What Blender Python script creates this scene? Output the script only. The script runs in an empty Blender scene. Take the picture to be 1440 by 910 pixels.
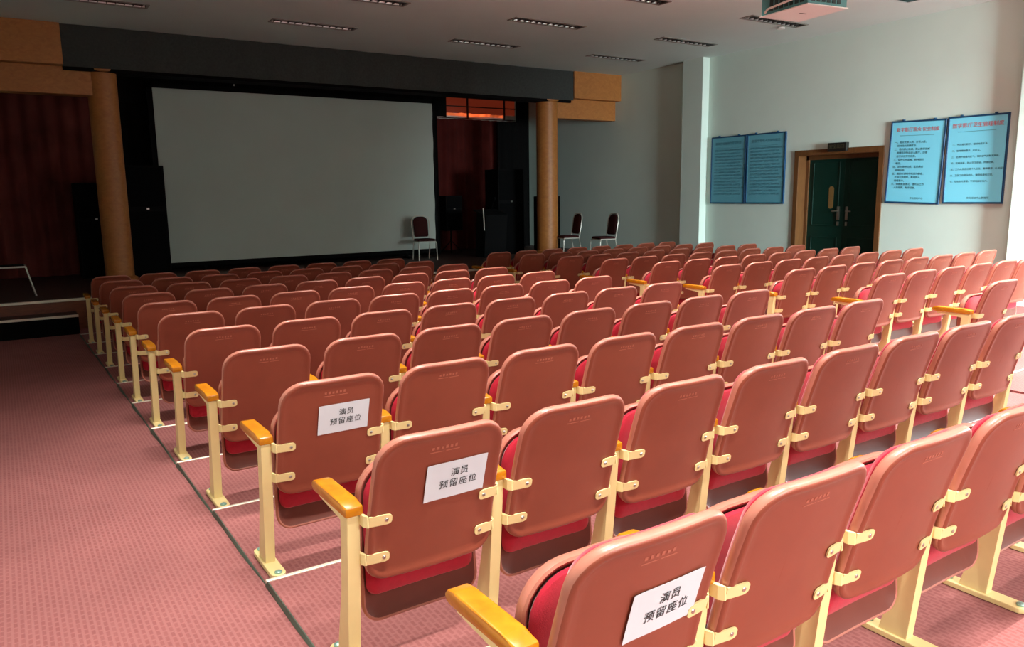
import bpy, bmesh, math, random
from math import sin, cos, pi, radians
from mathutils import Vector, Matrix
random.seed(7)
scene = bpy.context.scene
COL = scene.collection

# ------------------------------------------------------------------ materials
def lin(c):
    c = c / 255.0
    return c / 12.92 if c <= 0.04045 else ((c + 0.055) / 1.055) ** 2.4
def rgb(r, g, b): return (lin(r), lin(g), lin(b), 1.0)

def material(name, col, rough=0.5, metal=0.0, spec=0.5, noise=None, bump=None, emit=None, sheen=0.0):
    """noise = (scale, amount) value mottling; bump = (scale, strength)"""
    m = bpy.data.materials.new(name); m.use_nodes = True
    nt = m.node_tree; N = nt.nodes; L = nt.links
    b = N['Principled BSDF']
    b.inputs['Base Color'].default_value = col
    b.inputs['Roughness'].default_value = rough
    b.inputs['Metallic'].default_value = metal
    b.inputs['Specular IOR Level'].default_value = spec
    if sheen:
        w_, r_, t_ = sheen if isinstance(sheen, tuple) else (sheen, .5, (1, 1, 1, 1))
        b.inputs['Sheen Weight'].default_value = w_; b.inputs['Sheen Roughness'].default_value = r_; b.inputs['Sheen Tint'].default_value = t_
    tc = N.new('ShaderNodeTexCoord')
    if noise:
        n = N.new('ShaderNodeTexNoise'); n.inputs['Scale'].default_value = noise[0]; n.inputs['Detail'].default_value = 5
        L.new(tc.outputs['Object'], n.inputs['Vector'])
        mr = N.new('ShaderNodeMapRange'); mr.inputs['From Min'].default_value = 0.25; mr.inputs['From Max'].default_value = 0.75
        mr.inputs['To Min'].default_value = 1 - noise[1]; mr.inputs['To Max'].default_value = 1 + noise[1]
        L.new(n.outputs['Fac'], mr.inputs['Value'])
        mx = N.new('ShaderNodeMix'); mx.data_type = 'RGBA'; mx.blend_type = 'MULTIPLY'; mx.inputs['Factor'].default_value = 1
        mx.inputs['A'].default_value = col
        L.new(mr.outputs['Result'], mx.inputs['B']); L.new(mx.outputs['Result'], b.inputs['Base Color'])
    if bump:
        n2 = N.new('ShaderNodeTexNoise'); n2.inputs['Scale'].default_value = bump[0]
        L.new(tc.outputs['Object'], n2.inputs['Vector'])
        bp = N.new('ShaderNodeBump'); bp.inputs['Strength'].default_value = bump[1]; bp.inputs['Distance'].default_value = 0.003
        L.new(n2.outputs['Fac'], bp.inputs['Height']); L.new(bp.outputs['Normal'], b.inputs['Normal'])
    if emit:
        b.inputs['Emission Color'].default_value = emit[0]; b.inputs['Emission Strength'].default_value = emit[1]
    return m

def wood(name, c1, c2, scale=(2, 2, 14), rough=0.35):
    m = material(name, c1, rough)
    nt = m.node_tree; N = nt.nodes; L = nt.links; b = N['Principled BSDF']
    tc = N.new('ShaderNodeTexCoord'); mp = N.new('ShaderNodeMapping'); mp.inputs['Scale'].default_value = scale
    L.new(tc.outputs['Object'], mp.inputs['Vector'])
    n = N.new('ShaderNodeTexNoise'); n.inputs['Scale'].default_value = 3; n.inputs['Detail'].default_value = 6; n.inputs['Distortion'].default_value = 1.2
    L.new(mp.outputs['Vector'], n.inputs['Vector'])
    r = N.new('ShaderNodeValToRGB'); r.color_ramp.elements[0].color = c1; r.color_ramp.elements[1].color = c2
    r.color_ramp.elements[0].position = 0.3; r.color_ramp.elements[1].position = 0.7
    L.new(n.outputs['Fac'], r.inputs['Fac']); L.new(r.outputs['Color'], b.inputs['Base Color'])
    return m

def carpet_material():
    m = material('carpet_pink', rgb(196, 122, 120), 0.95, spec=0.15)
    nt = m.node_tree; N = nt.nodes; L = nt.links; b = N['Principled BSDF']
    tc = N.new('ShaderNodeTexCoord'); mp = N.new('ShaderNodeMapping')
    mp.inputs['Rotation'].default_value = (0, 0, radians(90))
    L.new(tc.outputs['Object'], mp.inputs['Vector'])
    br = N.new('ShaderNodeTexBrick'); br.inputs['Scale'].default_value = 14
    br.inputs['Brick Width'].default_value = 0.62; br.inputs['Row Height'].default_value = 0.32
    br.inputs['Mortar Size'].default_value = 0.095; br.inputs['Mortar Smooth'].default_value = 0.6
    br.inputs['Color1'].default_value = rgb(141, 88, 86); br.inputs['Color2'].default_value = rgb(135, 82, 81)
    br.inputs['Mortar'].default_value = rgb(150, 97, 95)
    L.new(mp.outputs['Vector'], br.inputs['Vector'])
    n = N.new('ShaderNodeTexNoise'); n.inputs['Scale'].default_value = 1.3; n.inputs['Detail'].default_value = 6
    L.new(tc.outputs['Object'], n.inputs['Vector'])
    mr = N.new('ShaderNodeMapRange'); mr.inputs['From Min'].default_value = 0.3; mr.inputs['From Max'].default_value = 0.7
    mr.inputs['To Min'].default_value = 0.86; mr.inputs['To Max'].default_value = 1.08
    L.new(n.outputs['Fac'], mr.inputs['Value'])
    mx = N.new('ShaderNodeMix'); mx.data_type = 'RGBA'; mx.blend_type = 'MULTIPLY'; mx.inputs['Factor'].default_value = 1
    L.new(br.outputs['Color'], mx.inputs['A']); L.new(mr.outputs['Result'], mx.inputs['B'])
    L.new(mx.outputs['Result'], b.inputs['Base Color'])
    n2 = N.new('ShaderNodeTexNoise'); n2.inputs['Scale'].default_value = 260
    L.new(tc.outputs['Object'], n2.inputs['Vector'])
    bp = N.new('ShaderNodeBump'); bp.inputs['Strength'].default_value = 0.35; bp.inputs['Distance'].default_value = 0.004
    L.new(n2.outputs['Fac'], bp.inputs['Height']); L.new(bp.outputs['Normal'], b.inputs['Normal'])
    return m

M = {}
M['carpet'] = carpet_material()
M['wall'] = material('white_plaster', rgb(205, 221, 212), 0.8, spec=0.25, noise=(1.6, 0.03), bump=(40, 0.08))
M['ceiling'] = material('ceiling_white', rgb(212, 226, 222), 0.85, spec=0.2, noise=(0.8, 0.04))
M['shell'] = material('brown_plastic', rgb(133, 64, 45), 0.40, spec=0.5, noise=(9, 0.06), bump=(300, 0.05), sheen=(0.15, 0.3, (1, .84, .78, 1)))
M['rim_highlight'] = material('painted_rim_highlight', rgb(174, 108, 91), 0.34, spec=0.6, noise=(20, 0.08))  # paler rim colour paints in the highlight along shell and pan edges
M['mark'] = material('pale_embossing', rgb(168, 98, 78), 0.4)  # embossed mark in a paler tone than the backrest
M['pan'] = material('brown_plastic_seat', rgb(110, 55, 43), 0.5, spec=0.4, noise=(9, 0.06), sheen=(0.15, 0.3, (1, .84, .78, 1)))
M['cushion'] = material('red_fabric', rgb(174, 28, 50), 0.9, spec=0.2, noise=(60, 0.08), bump=(400, 0.2), sheen=0.3)
M['cream'] = material('cream_paint', rgb(230, 210, 150), 0.38, spec=0.5, noise=(14, 0.03))
M['arm'] = wood('amber_varnished_wood', rgb(198, 130, 22), rgb(176, 104, 12), (3, 3, 3), 0.25)
M['steel'] = material('steel', rgb(190, 190, 182), 0.3, 1.0)
M['bolt'] = material('zinc_bolt', rgb(150, 190, 180), 0.35, 0.6)
M['nosing'] = material('pale_metal_nosing', rgb(228, 222, 205), 0.35, 0.3)
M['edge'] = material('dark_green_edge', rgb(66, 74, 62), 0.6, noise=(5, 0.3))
M['paper'] = material('white_paper', rgb(208, 212, 218), 0.75, spec=0.2)
M['ink'] = material('black_ink', rgb(40, 36, 38), 0.8)
M['stage'] = wood('dark_stage_boards', rgb(70, 40, 30), rgb(50, 28, 22), (2, 12, 2), 0.6)
M['riser'] = wood('brown_riser_board', rgb(132, 78, 50), rgb(106, 60, 40), (2, 2, 12), 0.5)
M['orange'] = wood('orange_veneer', rgb(178, 114, 54), rgb(160, 97, 43), (3, 3, 5), 0.5)
M['black_cloth'] = material('black_drape', rgb(15, 14, 14), 0.95, spec=0.1)
M['valance'] = material('charcoal_valance', rgb(62, 64, 62), 0.9, spec=0.1, noise=(30, 0.15))
M['red_cloth'] = material('dark_red_curtain', rgb(88, 33, 29), 0.9, spec=0.1, noise=(3, 0.2))
M['wine_cloth'] = material('wine_brown_curtain', rgb(104, 50, 44), 0.9, spec=0.1, noise=(2.2, 0.35))
M['screen'] = material('screen_fabric', rgb(186, 196, 188), 0.9, spec=0.1, noise=(1.2, 0.04), bump=(3.0, 0.5))
M['black'] = material('black_paint', rgb(7, 7, 8), 0.8, spec=0.15)
M['black_grille'] = material('black_grille', rgb(6, 6, 7), 0.85, spec=0.1, noise=(200, 0.3))
M['white_metal'] = material('pale_metal_frame', rgb(196, 192, 180), 0.35, 0.2)
M['dark_fabric'] = material('dark_maroon_fabric', rgb(58, 26, 26), 0.9, spec=0.15)
M['door'] = material('dark_green_door', rgb(3, 46, 37), 0.5, spec=0.3, noise=(4, 0.1))
M['doorframe'] = wood('brown_door_wood', rgb(108, 70, 35), rgb(90, 56, 26), (4, 4, 1.2), 0.45)
M['glass_amber'] = material('amber_lit_glass', rgb(112, 88, 52), 0.3, emit=(rgb(176, 134, 76), 0.06))
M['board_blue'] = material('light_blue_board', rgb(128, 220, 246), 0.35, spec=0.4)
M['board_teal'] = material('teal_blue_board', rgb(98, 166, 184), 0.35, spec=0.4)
M['board_frame'] = material('deep_blue_frame', rgb(16, 66, 104), 0.4)
M['red_ink'] = material('red_lettering', rgb(204, 92, 96), 0.6)
M['blue_ink'] = material('dark_blue_lettering', rgb(34, 70, 84), 0.6)
M['dim_ink'] = material('dim_blue_lettering', rgb(70, 126, 142), 0.6)
M['sign'] = material('black_sign', rgb(24, 22, 18), 0.4)
M['sign_ink'] = material('dull_green_lettering', rgb(78, 74, 48), 0.6)
M['proj_white'] = material('projector_white', rgb(222, 222, 220), 0.45)
M['proj_teal'] = material('projector_teal_grey', rgb(80, 140, 140), 0.4)
M['proj_dark'] = material('projector_dark_vent', rgb(26, 52, 50), 0.5)
M['louver'] = material('aluminium_louver', rgb(226, 228, 226), 0.35, 0.7)
M['fix_dark'] = material('fitting_housing', rgb(48, 46, 44), 0.5)
M['tube'] = material('unlit_tube', rgb(225, 225, 220), 0.3)
M['fix_frame'] = material('fitting_rim', rgb(126, 122, 114), 0.4)
M['blind'] = material('red_window_blind', rgb(120, 40, 24), 0.8, emit=(rgb(190, 70, 40), 0.16))
M['pane'] = material('glowing_pane', rgb(255, 150, 90), 0.5, emit=(rgb(255, 104, 52), 1.5))
_nt = M['pane'].node_tree; _tc = _nt.nodes.new('ShaderNodeTexCoord'); _n = _nt.nodes.new('ShaderNodeTexNoise'); _n.inputs['Scale'].default_value = 4.5
_mr = _nt.nodes.new('ShaderNodeMapRange'); _mr.inputs['From Min'].default_value = .35; _mr.inputs['From Max'].default_value = .7; _mr.inputs['To Min'].default_value = .25; _mr.inputs['To Max'].default_value = 1.5
_nt.links.new(_tc.outputs['Object'], _n.inputs['Vector']); _nt.links.new(_n.outputs['Fac'], _mr.inputs['Value']); _nt.links.new(_mr.outputs['Result'], _nt.nodes['Principled BSDF'].inputs['Emission Strength'])
M['dark_frame'] = material('dark_window_bar', rgb(40, 22, 16), 0.6)
M['win_frame'] = material('white_window_frame', rgb(220, 220, 215), 0.5)

# ------------------------------------------------------------------ mesh helpers
def link_mesh(name, bm, mat, parent=None, smooth=False, loc=None):
    bmesh.ops.recalc_face_normals(bm, faces=bm.faces)
    me = bpy.data.meshes.new(name); bm.to_mesh(me); bm.free()
    me.materials.append(mat)
    if smooth:
        for p in me.polygons: p.use_smooth = True
        try: me.set_sharp_from_angle(angle=radians(38))
        except Exception: pass
    o = bpy.data.objects.new(name, me); COL.objects.link(o)
    if parent is not None: o.parent = parent
    if loc is not None: o.location = loc
    return o

def box(bm, a, b, bevel=0.0, seg=2):
    """axis-aligned box from corner a to corner b"""
    x0, y0, z0 = a; x1, y1, z1 = b
    r = bmesh.ops.create_cube(bm, size=1.0)
    vs = r['verts']
    for v in vs:
        v.co = Vector(((x0 + x1) / 2 + v.co.x * (x1 - x0), (y0 + y1) / 2 + v.co.y * (y1 - y0), (z0 + z1) / 2 + v.co.z * (z1 - z0)))
    if bevel > 0:
        es = {e for v in vs for e in v.link_edges}
        bmesh.ops.bevel(bm, geom=list(es), offset=bevel, segments=seg, profile=0.5, affect='EDGES')

def prism(bm, pts, ext, bevel=0.0):
    """extrude the polygon pts (list of 3D points) along the vector ext"""
    ext = Vector(ext)
    a = [bm.verts.new(p) for p in pts]; b = [bm.verts.new(Vector(p) + ext) for p in pts]
    n = len(pts)
    fs = [bm.faces.new(a), bm.faces.new(list(reversed(b)))]
    for i in range(n): fs.append(bm.faces.new((a[i], b[i], b[(i + 1) % n], a[(i + 1) % n])))
    if bevel > 0:
        es = {e for f in fs for e in f.edges}
        bmesh.ops.bevel(bm, geom=list(es), offset=bevel, segments=2, profile=0.5, affect='EDGES')

def tube(bm, pts, r, seg=8, closed=False):
    pts = [Vector(p) for p in pts]; rings = []
    n = len(pts)
    up = Vector((0.13, 0.31, 0.94)).normalized()
    for i, p in enumerate(pts):
        if closed: d = (pts[(i + 1) % n] - pts[i - 1])
        else: d = (pts[min(i + 1, n - 1)] - pts[max(i - 1, 0)])
        d.normalize()
        u = d.cross(up)
        if u.length < 1e-3: u = d.cross(Vector((1, 0, 0)))
        u.normalize(); w = d.cross(u)
        rings.append([bm.verts.new(p + (u * cos(2 * pi * k / seg) + w * sin(2 * pi * k / seg)) * r) for k in range(seg)])
    for i in range(n if closed else n - 1):
        a = rings[i]; b = rings[(i + 1) % n]
        for k in range(seg): bm.faces.new((a[k], a[(k + 1) % seg], b[(k + 1) % seg], b[k]))
    if not closed:
        bm.faces.new(rings[0]); bm.faces.new(list(reversed(rings[-1])))

def lathe(bm, prof, c, seg=24, axis='Z'):
    """prof = [(r, h)], about axis through c"""
    c = Vector(c); rings = []
    for r, h in prof:
        ring = []
        for k in range(seg):
            a = 2 * pi * k / seg
            if axis == 'Z': p = Vector((r * cos(a), r * sin(a), h))
            elif axis == 'Y': p = Vector((r * cos(a), h, r * sin(a)))
            else: p = Vector((h, r * cos(a), r * sin(a)))
            ring.append(bm.verts.new(c + p))
        rings.append(ring)
    for a, b in zip(rings, rings[1:]):
        for k in range(seg): bm.faces.new((a[k], a[(k + 1) % seg], b[(k + 1) % seg], b[k]))
    bm.faces.new(rings[0]); bm.faces.new(list(reversed(rings[-1])))

def outline(hwb, hwt, s0, s1, rb, rt, nc=6):
    """rounded trapezoid outline: half widths at bottom / top, corner radii at bottom / top"""
    pts = []
    def hw(s): return hwb + (hwt - hwb) * (s - s0) / (s1 - s0)
    for cx, cs, r, a0 in ((1, s0 + rb, rb, -90), (1, s1 - rt, rt, 0), (-1, s1 - rt, rt, 90), (-1, s0 + rb, rb, 180)):
        w = hw(cs) - r
        for k in range(nc + 1):
            a = radians(a0 + 90 * k / nc)
            pts.append((cx * w + r * cos(a), cs + r * sin(a)))
    # a mid point on the top and bottom runs keeps the curvature
    return pts

def plate(bm, hwb, hwt, s0, s1, rb, rt, profile, fmap, nc=6):
    """closed padded plate: profile = [(inset, d)], from the rear centre round the rim to the front centre"""
    rings = []
    for ins, d in profile:
        o = outline(hwb - ins, hwt - ins, s0 + ins, s1 - ins, max(rb - ins, 0.006), max(rt - ins, 0.006), nc)
        # subdivide long runs
        q = []
        m = len(o)
        for i in range(m):
            a = o[i]; b = o[(i + 1) % m]; q.append(a)
            if i % (nc + 1) == nc:
                for t in (0.25, 0.5, 0.75): q.append((a[0] + (b[0] - a[0]) * t, a[1] + (b[1] - a[1]) * t))
        rings.append([bm.verts.new(fmap(x, s, d)) for x, s in q])
    for a, b in zip(rings, rings[1:]):
        n = len(a)
        for k in range(n): bm.faces.new((a[k], a[(k + 1) % n], b[(k + 1) % n], b[k]))
    bm.faces.new(rings[0]); bm.faces.new(list(reversed(rings[-1])))

def tag(o, label=None, cat=None, group=None, kind=None):
    if label: o['label'] = label
    if cat: o['category'] = cat
    if group: o['group'] = group
    if kind: o['kind'] = kind
    return o

def empty(name, loc=(0, 0, 0), rz=0.0):
    o = bpy.data.objects.new(name, None); COL.objects.link(o)
    o.location = loc; o.rotation_euler = (0, 0, rz); o.empty_display_size = 0.1
    return o

def copy_tree(o, parent=None):
    c = o.copy(); COL.objects.link(c); c.parent = parent
    for ch in o.children: copy_tree(ch, c)
    return c

def structure(name, bm, mat, smooth=False):
    o = link_mesh(name, bm, mat, None, smooth); o['kind'] = 'structure'
    return o

def text_mesh(body, size, align='CENTER', spacing=1.0, line=1.0, extrude=0.0, width=0.0):
    """flat lettering as a mesh in its own XY plane"""
    c = bpy.data.curves.new('lettering', 'FONT'); c.body = body; c.size = size
    c.align_x = align; c.align_y = 'CENTER'; c.space_character = spacing; c.space_line = line; c.extrude = extrude
    c.resolution_u = 2; c.offset = size * 0.006
    o = bpy.data.objects.new('lettering', c); COL.objects.link(o)
    dg = bpy.context.evaluated_depsgraph_get()
    me = bpy.data.meshes.new_from_object(o.evaluated_get(dg))
    bpy.data.objects.remove(o); bpy.data.curves.remove(c)
    return me

# ------------------------------------------------------------------ layout (metres; X along the rows, Y to the stage)
W, RP, SL = 0.56, 0.9965, -0.0246
GAP = 1.448
XL, XR, YB, YW, ZC = -1.32, 11.5, -3.4, 17.0, 4.27
XE = -0.085                          # edge of the seating tiers on the side aisle
YN = 0.041                           # nosing offset inside a row pitch
YST, ZST = 11.7, 0.18                # stage front and stage floor
B2 = 8 * W + GAP                     # first standard of the block by the door wall
def ramp(y): return SL * (y - YN) / RP

# ------------------------------------------------------------------ floor: aisle ramps, level tiers, trims
bm = bmesh.new()
def slab(x0, x1, y0, y1, z0, z1, t=0.25):
    v = [bm.verts.new(p) for p in ((x0, y0, z0), (x1, y0, z0), (x1, y1, z1), (x0, y1, z1))]
    w = [bm.verts.new((p.co.x, p.co.y, p.co.z - t)) for p in v]
    bm.faces.new(v); bm.faces.new(list(reversed(w)))
    for i in range(4): bm.faces.new((v[i], w[i], w[(i + 1) % 4], v[(i + 1) % 4]))
for x0, x1 in ((XL, XE), (8 * W + 0.05, B2 - 0.09), (B2 + 8 * W + 0.05, XR)):
    slab(x0, x1, YB, YST + 0.1, ramp(YB), ramp(YST + 0.1))
tiers = ((XE, 8 * W + 0.05), (B2 - 0.09, B2 + 8 * W + 0.05))
for r in range(-5, 12):
    for x0, x1 in tiers:
        y0, y1 = r * RP + YN, (r + 1) * RP + YN
        if r == 11: y1 = YST + 0.1
        slab(x0, x1, y0, y1, SL * r, SL * r)
structure('floor', bm, M['carpet'])
k = 0
for r in range(0, 11):
    for x0, x1 in tiers:
        bm = bmesh.new(); y = (r + 1) * RP + YN; z = SL * r
        box(bm, (x0 - 0.004, y - 0.016, z - 0.012), (x1, y + 0.004, z + 0.006), 0.002, 1)
        k += 1; structure('trim_%d' % k, bm, M['nosing'])
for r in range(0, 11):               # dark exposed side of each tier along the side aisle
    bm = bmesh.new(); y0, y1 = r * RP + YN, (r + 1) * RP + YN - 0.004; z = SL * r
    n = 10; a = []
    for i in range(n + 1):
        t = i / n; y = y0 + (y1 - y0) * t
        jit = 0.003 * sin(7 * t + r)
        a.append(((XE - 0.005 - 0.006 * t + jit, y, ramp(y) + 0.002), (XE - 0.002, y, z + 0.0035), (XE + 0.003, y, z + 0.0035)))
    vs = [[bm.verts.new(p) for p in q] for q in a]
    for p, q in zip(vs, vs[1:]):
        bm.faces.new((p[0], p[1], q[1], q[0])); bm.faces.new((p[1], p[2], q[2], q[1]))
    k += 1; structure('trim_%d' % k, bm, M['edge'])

# ------------------------------------------------------------------ walls
bm = bmesh.new(); box(bm, (XL - 0.2, YB - 0.2, -0.9), (XL, YW + 0.2, ZC + 0.25)); structure('wall_left', bm, M['wall'])
# right wall with a doorway
DY0, DY1, DZ0, DZ1 = 6.48, 8.10, -0.20, 2.24
bm = bmesh.new()
t = 0.35
RWY = (-3.0, -0.2, 0.95, 3.0)       # side window (beyond the frame, towards the rear)
box(bm, (XR, YB - 0.2, -0.9), (XR + t, RWY[0], ZC + 0.25)); box(bm, (XR, RWY[0], -0.9), (XR + t, RWY[1], RWY[2])); box(bm, (XR, RWY[0], RWY[3]), (XR + t, RWY[1], ZC + 0.25))
box(bm, (XR, RWY[1], -0.9), (XR + t, DY0, ZC + 0.25)); box(bm, (XR, DY1, -0.9), (XR + t, YW + 0.2, ZC + 0.25)); box(bm, (XR, DY0, DZ1), (XR + t, DY1, ZC + 0.25)); box(bm, (XR, DY0, -0.9), (XR + t, DY1, DZ0))
structure('wall_right', bm, M['wall'])
bm = bmesh.new(); box(bm, (XL - 0.2, YW, -0.9), (XR + t, YW + 0.2, ZC + 0.25)); structure('wall_front', bm, M['wall'])
# rear wall with three window openings behind the camera
RW = ((0.2, 2.4), (4.0, 6.4), (8.0, 10.6)); RZ = (1.15, 3.0)
bm = bmesh.new()
xs = [XL - 0.2]
for a, b in RW: xs += [a, b]
xs.append(XR + t)
for i in range(len(xs) - 1):
    if i % 2 == 0: box(bm, (xs[i], YB - 0.2, -0.9), (xs[i + 1], YB, ZC + 0.25))
    else:
        box(bm, (xs[i], YB - 0.2, -0.9), (xs[i + 1], YB, RZ[0])); box(bm, (xs[i], YB - 0.2, RZ[1]), (xs[i + 1], YB, ZC + 0.25))
structure('wall_rear', bm, M['wall'])
# pilasters on the right wall
for i, (y0, y1) in enumerate(((10.31, 10.86), (3.72, 4.33))):
    bm = bmesh.new(); box(bm, (XR - 0.19, y0, -0.6), (XR + 0.01, y1, ZC + 0.01)); structure('trim_%d' % (60 + i), bm, M['wall'])

# ceiling with recesses for the louvred fittings
FX = [(-0.16, 1.17), (2.92, 4.25), (6.07, 7.40), (9.16, 10.49)]
FY = [(9.22, 9.44), (11.14, 11.36), (7.30, 7.52), (5.38, 5.60), (3.46, 3.68), (1.54, 1.76), (-0.38, -0.16), (-2.3, -2.08)]
gx = sorted([XL - 0.2, XR + t] + [v for p in FX for v in p]); gy = sorted([YB - 0.2, YW + 0.2] + [v for p in FY for v in p])
bm = bmesh.new()
gv = {}
def V(i, j, z):
    key = (i, j, z)
    if key not in gv: gv[key] = bm.verts.new((gx[i], gy[j], z))
    return gv[key]
for i in range(len(gx) - 1):
    for j in range(len(gy) - 1):
        hole = i % 2 == 1 and j % 2 == 1
        bm.faces.new((V(i, j, ZC + 0.3), V(i + 1, j, ZC + 0.3), V(i + 1, j + 1, ZC + 0.3), V(i, j + 1, ZC + 0.3)))
        if not hole:
            bm.faces.new((V(i, j, ZC), V(i, j + 1, ZC), V(i + 1, j + 1, ZC), V(i + 1, j, ZC)))
structure('ceiling', bm, M['ceiling'])

# ------------------------------------------------------------------ ceiling light fittings
def make_fitting(cx, cy):
    w, d = 1.33, 0.22
    root = empty('ceiling_light', (cx, cy, ZC - 0.012))
    b = bmesh.new()                                        # rim
    for a, c in (((-w/2 - .02, -d/2 - .02, 0), (w/2 + .02, -d/2 + .006, .012)), ((-w/2 - .02, d/2 - .006, 0), (w/2 + .02, d/2 + .02, .012)),
                 ((-w/2 - .02, -d/2 + .006, 0), (-w/2 + .006, d/2 - .006, .012)), ((w/2 - .006, -d/2 + .006, 0), (w/2 + .02, d/2 - .006, .012))):
        box(b, a, c)
    link_mesh('rim', b, M['fix_frame'], root)
    b = bmesh.new()                                        # open housing
    e = 0.004
    for a, c in (((-w/2 + e, -d/2 + e, .10), (w/2 - e, d/2 - e, .108)), ((-w/2 + e, -d/2 + e, .012), (w/2 - e, -d/2 + 2 * e, .10)), ((-w/2 + e, d/2 - 2 * e, .012), (w/2 - e, d/2 - e, .10)),
                 ((-w/2 + e, -d/2 + e, .012), (-w/2 + 2 * e, d/2 - e, .10)), ((w/2 - 2 * e, -d/2 + e, .012), (w/2 - e, d/2 - e, .10))):
        box(b, a, c)
    link_mesh('housing', b, M['fix_dark'], root)
    for s in (-1, 1):                                      # curved side reflectors
        b = bmesh.new(); n = 8; va = []
        for i in range(n + 1):
            q = i / n; yy = s * (d/2 - .012 - .05 * q * q); zz = .012 + .055 * q
            va.append((b.verts.new((-w/2 + .01, yy, zz)), b.verts.new((w/2 - .01, yy, zz))))
        for p, q in zip(va, va[1:]): b.faces.new((p[0], p[1], q[1], q[0]))
        link_mesh('reflector', b, M['louver'], root, True)
        b = bmesh.new(); tube(b, [(-w/2 + .03, s * .04, .078), (w/2 - .03, s * .04, .078)], .013, 10)
        link_mesh('lamp_tube', b, M['tube'], root, True)
    b = bmesh.new()                                        # louvre blades
    nb = 12; hd = d/2 - .014; up_, dn_ = [], []
    for i in range(nb):
        x = -w/2 + w * (i + 0.5) / nb
        up_ += [(x - .003, .003), (x - .003, hd), (x + .003, hd), (x + .003, .003)]
        dn_ += [(x - .003, -.003), (x - .003, -hd), (x + .003, -hd), (x + .003, -.003)]
    prism(b, [(x, y, .008) for x, y in up_ + dn_[::-1]], (0, 0, .042))
    link_mesh('louver_grille', b, M['fix_dark'], root)
    return root
fit = make_fitting(0, 0)
ords = ['first', 'second', 'third', 'fourth', 'fifth', 'sixth', 'seventh', 'eighth', 'ninth', 'tenth', 'eleventh']
first = True
for j, (ja, jb) in enumerate(FY[:3]):
    for i, (xa, xb) in enumerate(FX):
        if j == 1 and False: continue
        if j == 2 and i < 2: continue
        if j == 0 and i == 0: continue
        o = fit if first else copy_tree(fit); first = False
        o.location = ((xa + xb) / 2, (ja + jb) / 2, ZC - 0.012)
        rowname = {0: 'second row from the stage', 1: 'row nearest the stage', 2: 'third row from the stage'}[j]
        tag(o, 'unlit louvred ceiling light, %s from the door wall, %s' % (ords[3 - i], rowname), 'ceiling light', 'louvred ceiling lights')

bm = bmesh.new(); lathe(bm, [(.062, 0), (.066, .012), (.058, .03), (.03, .042)], (0, 0, -.042), 20)
sd = link_mesh('smoke_detector', bm, M['tube'], None, True, (10.25, 7.62, ZC))
tag(sd, 'small white round smoke detector on the ceiling just below the projector', 'smoke detector')

# ------------------------------------------------------------------ projector hung from the ceiling
pj = empty('projector', (6.88, 4.68, 3.55))
pj.rotation_euler = (0, 0, radians(-8))
tag(pj, 'white and teal video projector hung under the ceiling above the seats', 'projector')
PW, PD, PH = 0.60, 0.72, 0.26
bm = bmesh.new(); box(bm, (-PW/2, -PD/2, 0), (PW/2, PD/2, .012), .004); link_mesh('bottom_panel', bm, M['proj_white'], pj)
bm = bmesh.new(); box(bm, (-PW/2 + .012, -PD/2 + .012, .012), (PW/2 - .012, PD/2 - .012, PH), .01); body = link_mesh('casing', bm, M['proj_teal'], pj)
bm = bmesh.new()
for i in range(7):
    y = -PD/2 + .07 + i * .075
    box(bm, (-PW/2 + .006, y, .04), (-PW/2 + .014, y + .05, PH - .03))
for i in range(6):
    x = -PW/2 + .06 + i * .075
    box(bm, (x, -PD/2 + .006, .04), (x + .05, -PD/2 + .014, PH - .03))
link_mesh('vent', bm, M['proj_dark'], body)
bm = bmesh.new(); tube(bm, [(-PW/2 - .004, PD/2 - .09, .035), (-PW/2 - .03, PD/2 - .16, .06), (-PW/2 - .03, 0, .075), (-PW/2 - .02, -PD/2 + .08, .10), (-PW/2 + .02, -PD/2 + .05, .12)], .012, 8)
link_mesh('cable', bm, M['tube'], pj, True)
bm = bmesh.new(); lathe(bm, [(.055, 0), (.055, .05), (.045, .055), (.04, .03)], (.12, PD/2 - .012, .12), 20, 'Y'); link_mesh('lens', bm, M['black'], pj, True)
bm = bmesh.new(); tube(bm, [(0, 0, PH - .01), (0, 0, ZC - 3.55)], .024, 12); box(bm, (-.12, -.12, ZC - 3.55 - .012), (.12, .12, ZC - 3.55 + 0.0)); link_mesh('ceiling_mount', bm, M['tube'], pj)
bm = bmesh.new(); box(bm, (-.05, -.012, -.0015), (.05, .012, .0005)); link_mesh('rating_plate', bm, M['fix_dark'], pj)

# ------------------------------------------------------------------ theatre seats
SY0, SZ0, SY1, SZ1 = 0.150, 0.338, 0.0, 0.872              # lower / upper edge of the backrest in the side view
SLEN = math.hypot(SY1 - SY0, SZ1 - SZ0); SA = math.atan2(SY0 - SY1, SZ1 - SZ0)
CX = 0.26
def back_map(x, s, d):
    """backrest surface; d > 0 goes to the rear"""
    q = s / SLEN
    y = SY0 + (SY1 - SY0) * q + 0.30 * x * x + 0.014 * 4 * q * (1 - q) - 0.5 * max(0, q - .9) ** 2
    z = SZ0 + (SZ1 - SZ0) * q
    return (CX + x, y - d * cos(SA), z - d * sin(SA))
PY0, PZ0, PY1, PZ1 = 0.245, 0.148, 0.255, 0.735             # folded seat
PLEN = math.hypot(PY1 - PY0, PZ1 - PZ0)
def seat_map(x, s, d):
    """folded seat; d > 0 goes to the rear (towards the backrest)"""
    q = s / PLEN
    return (CX + x, PY0 + (PY1 - PY0) * q - 0.10 * x * x + 0.02 * 4 * q * (1 - q) - d, PZ0 + (PZ1 - PZ0) * q)

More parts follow.
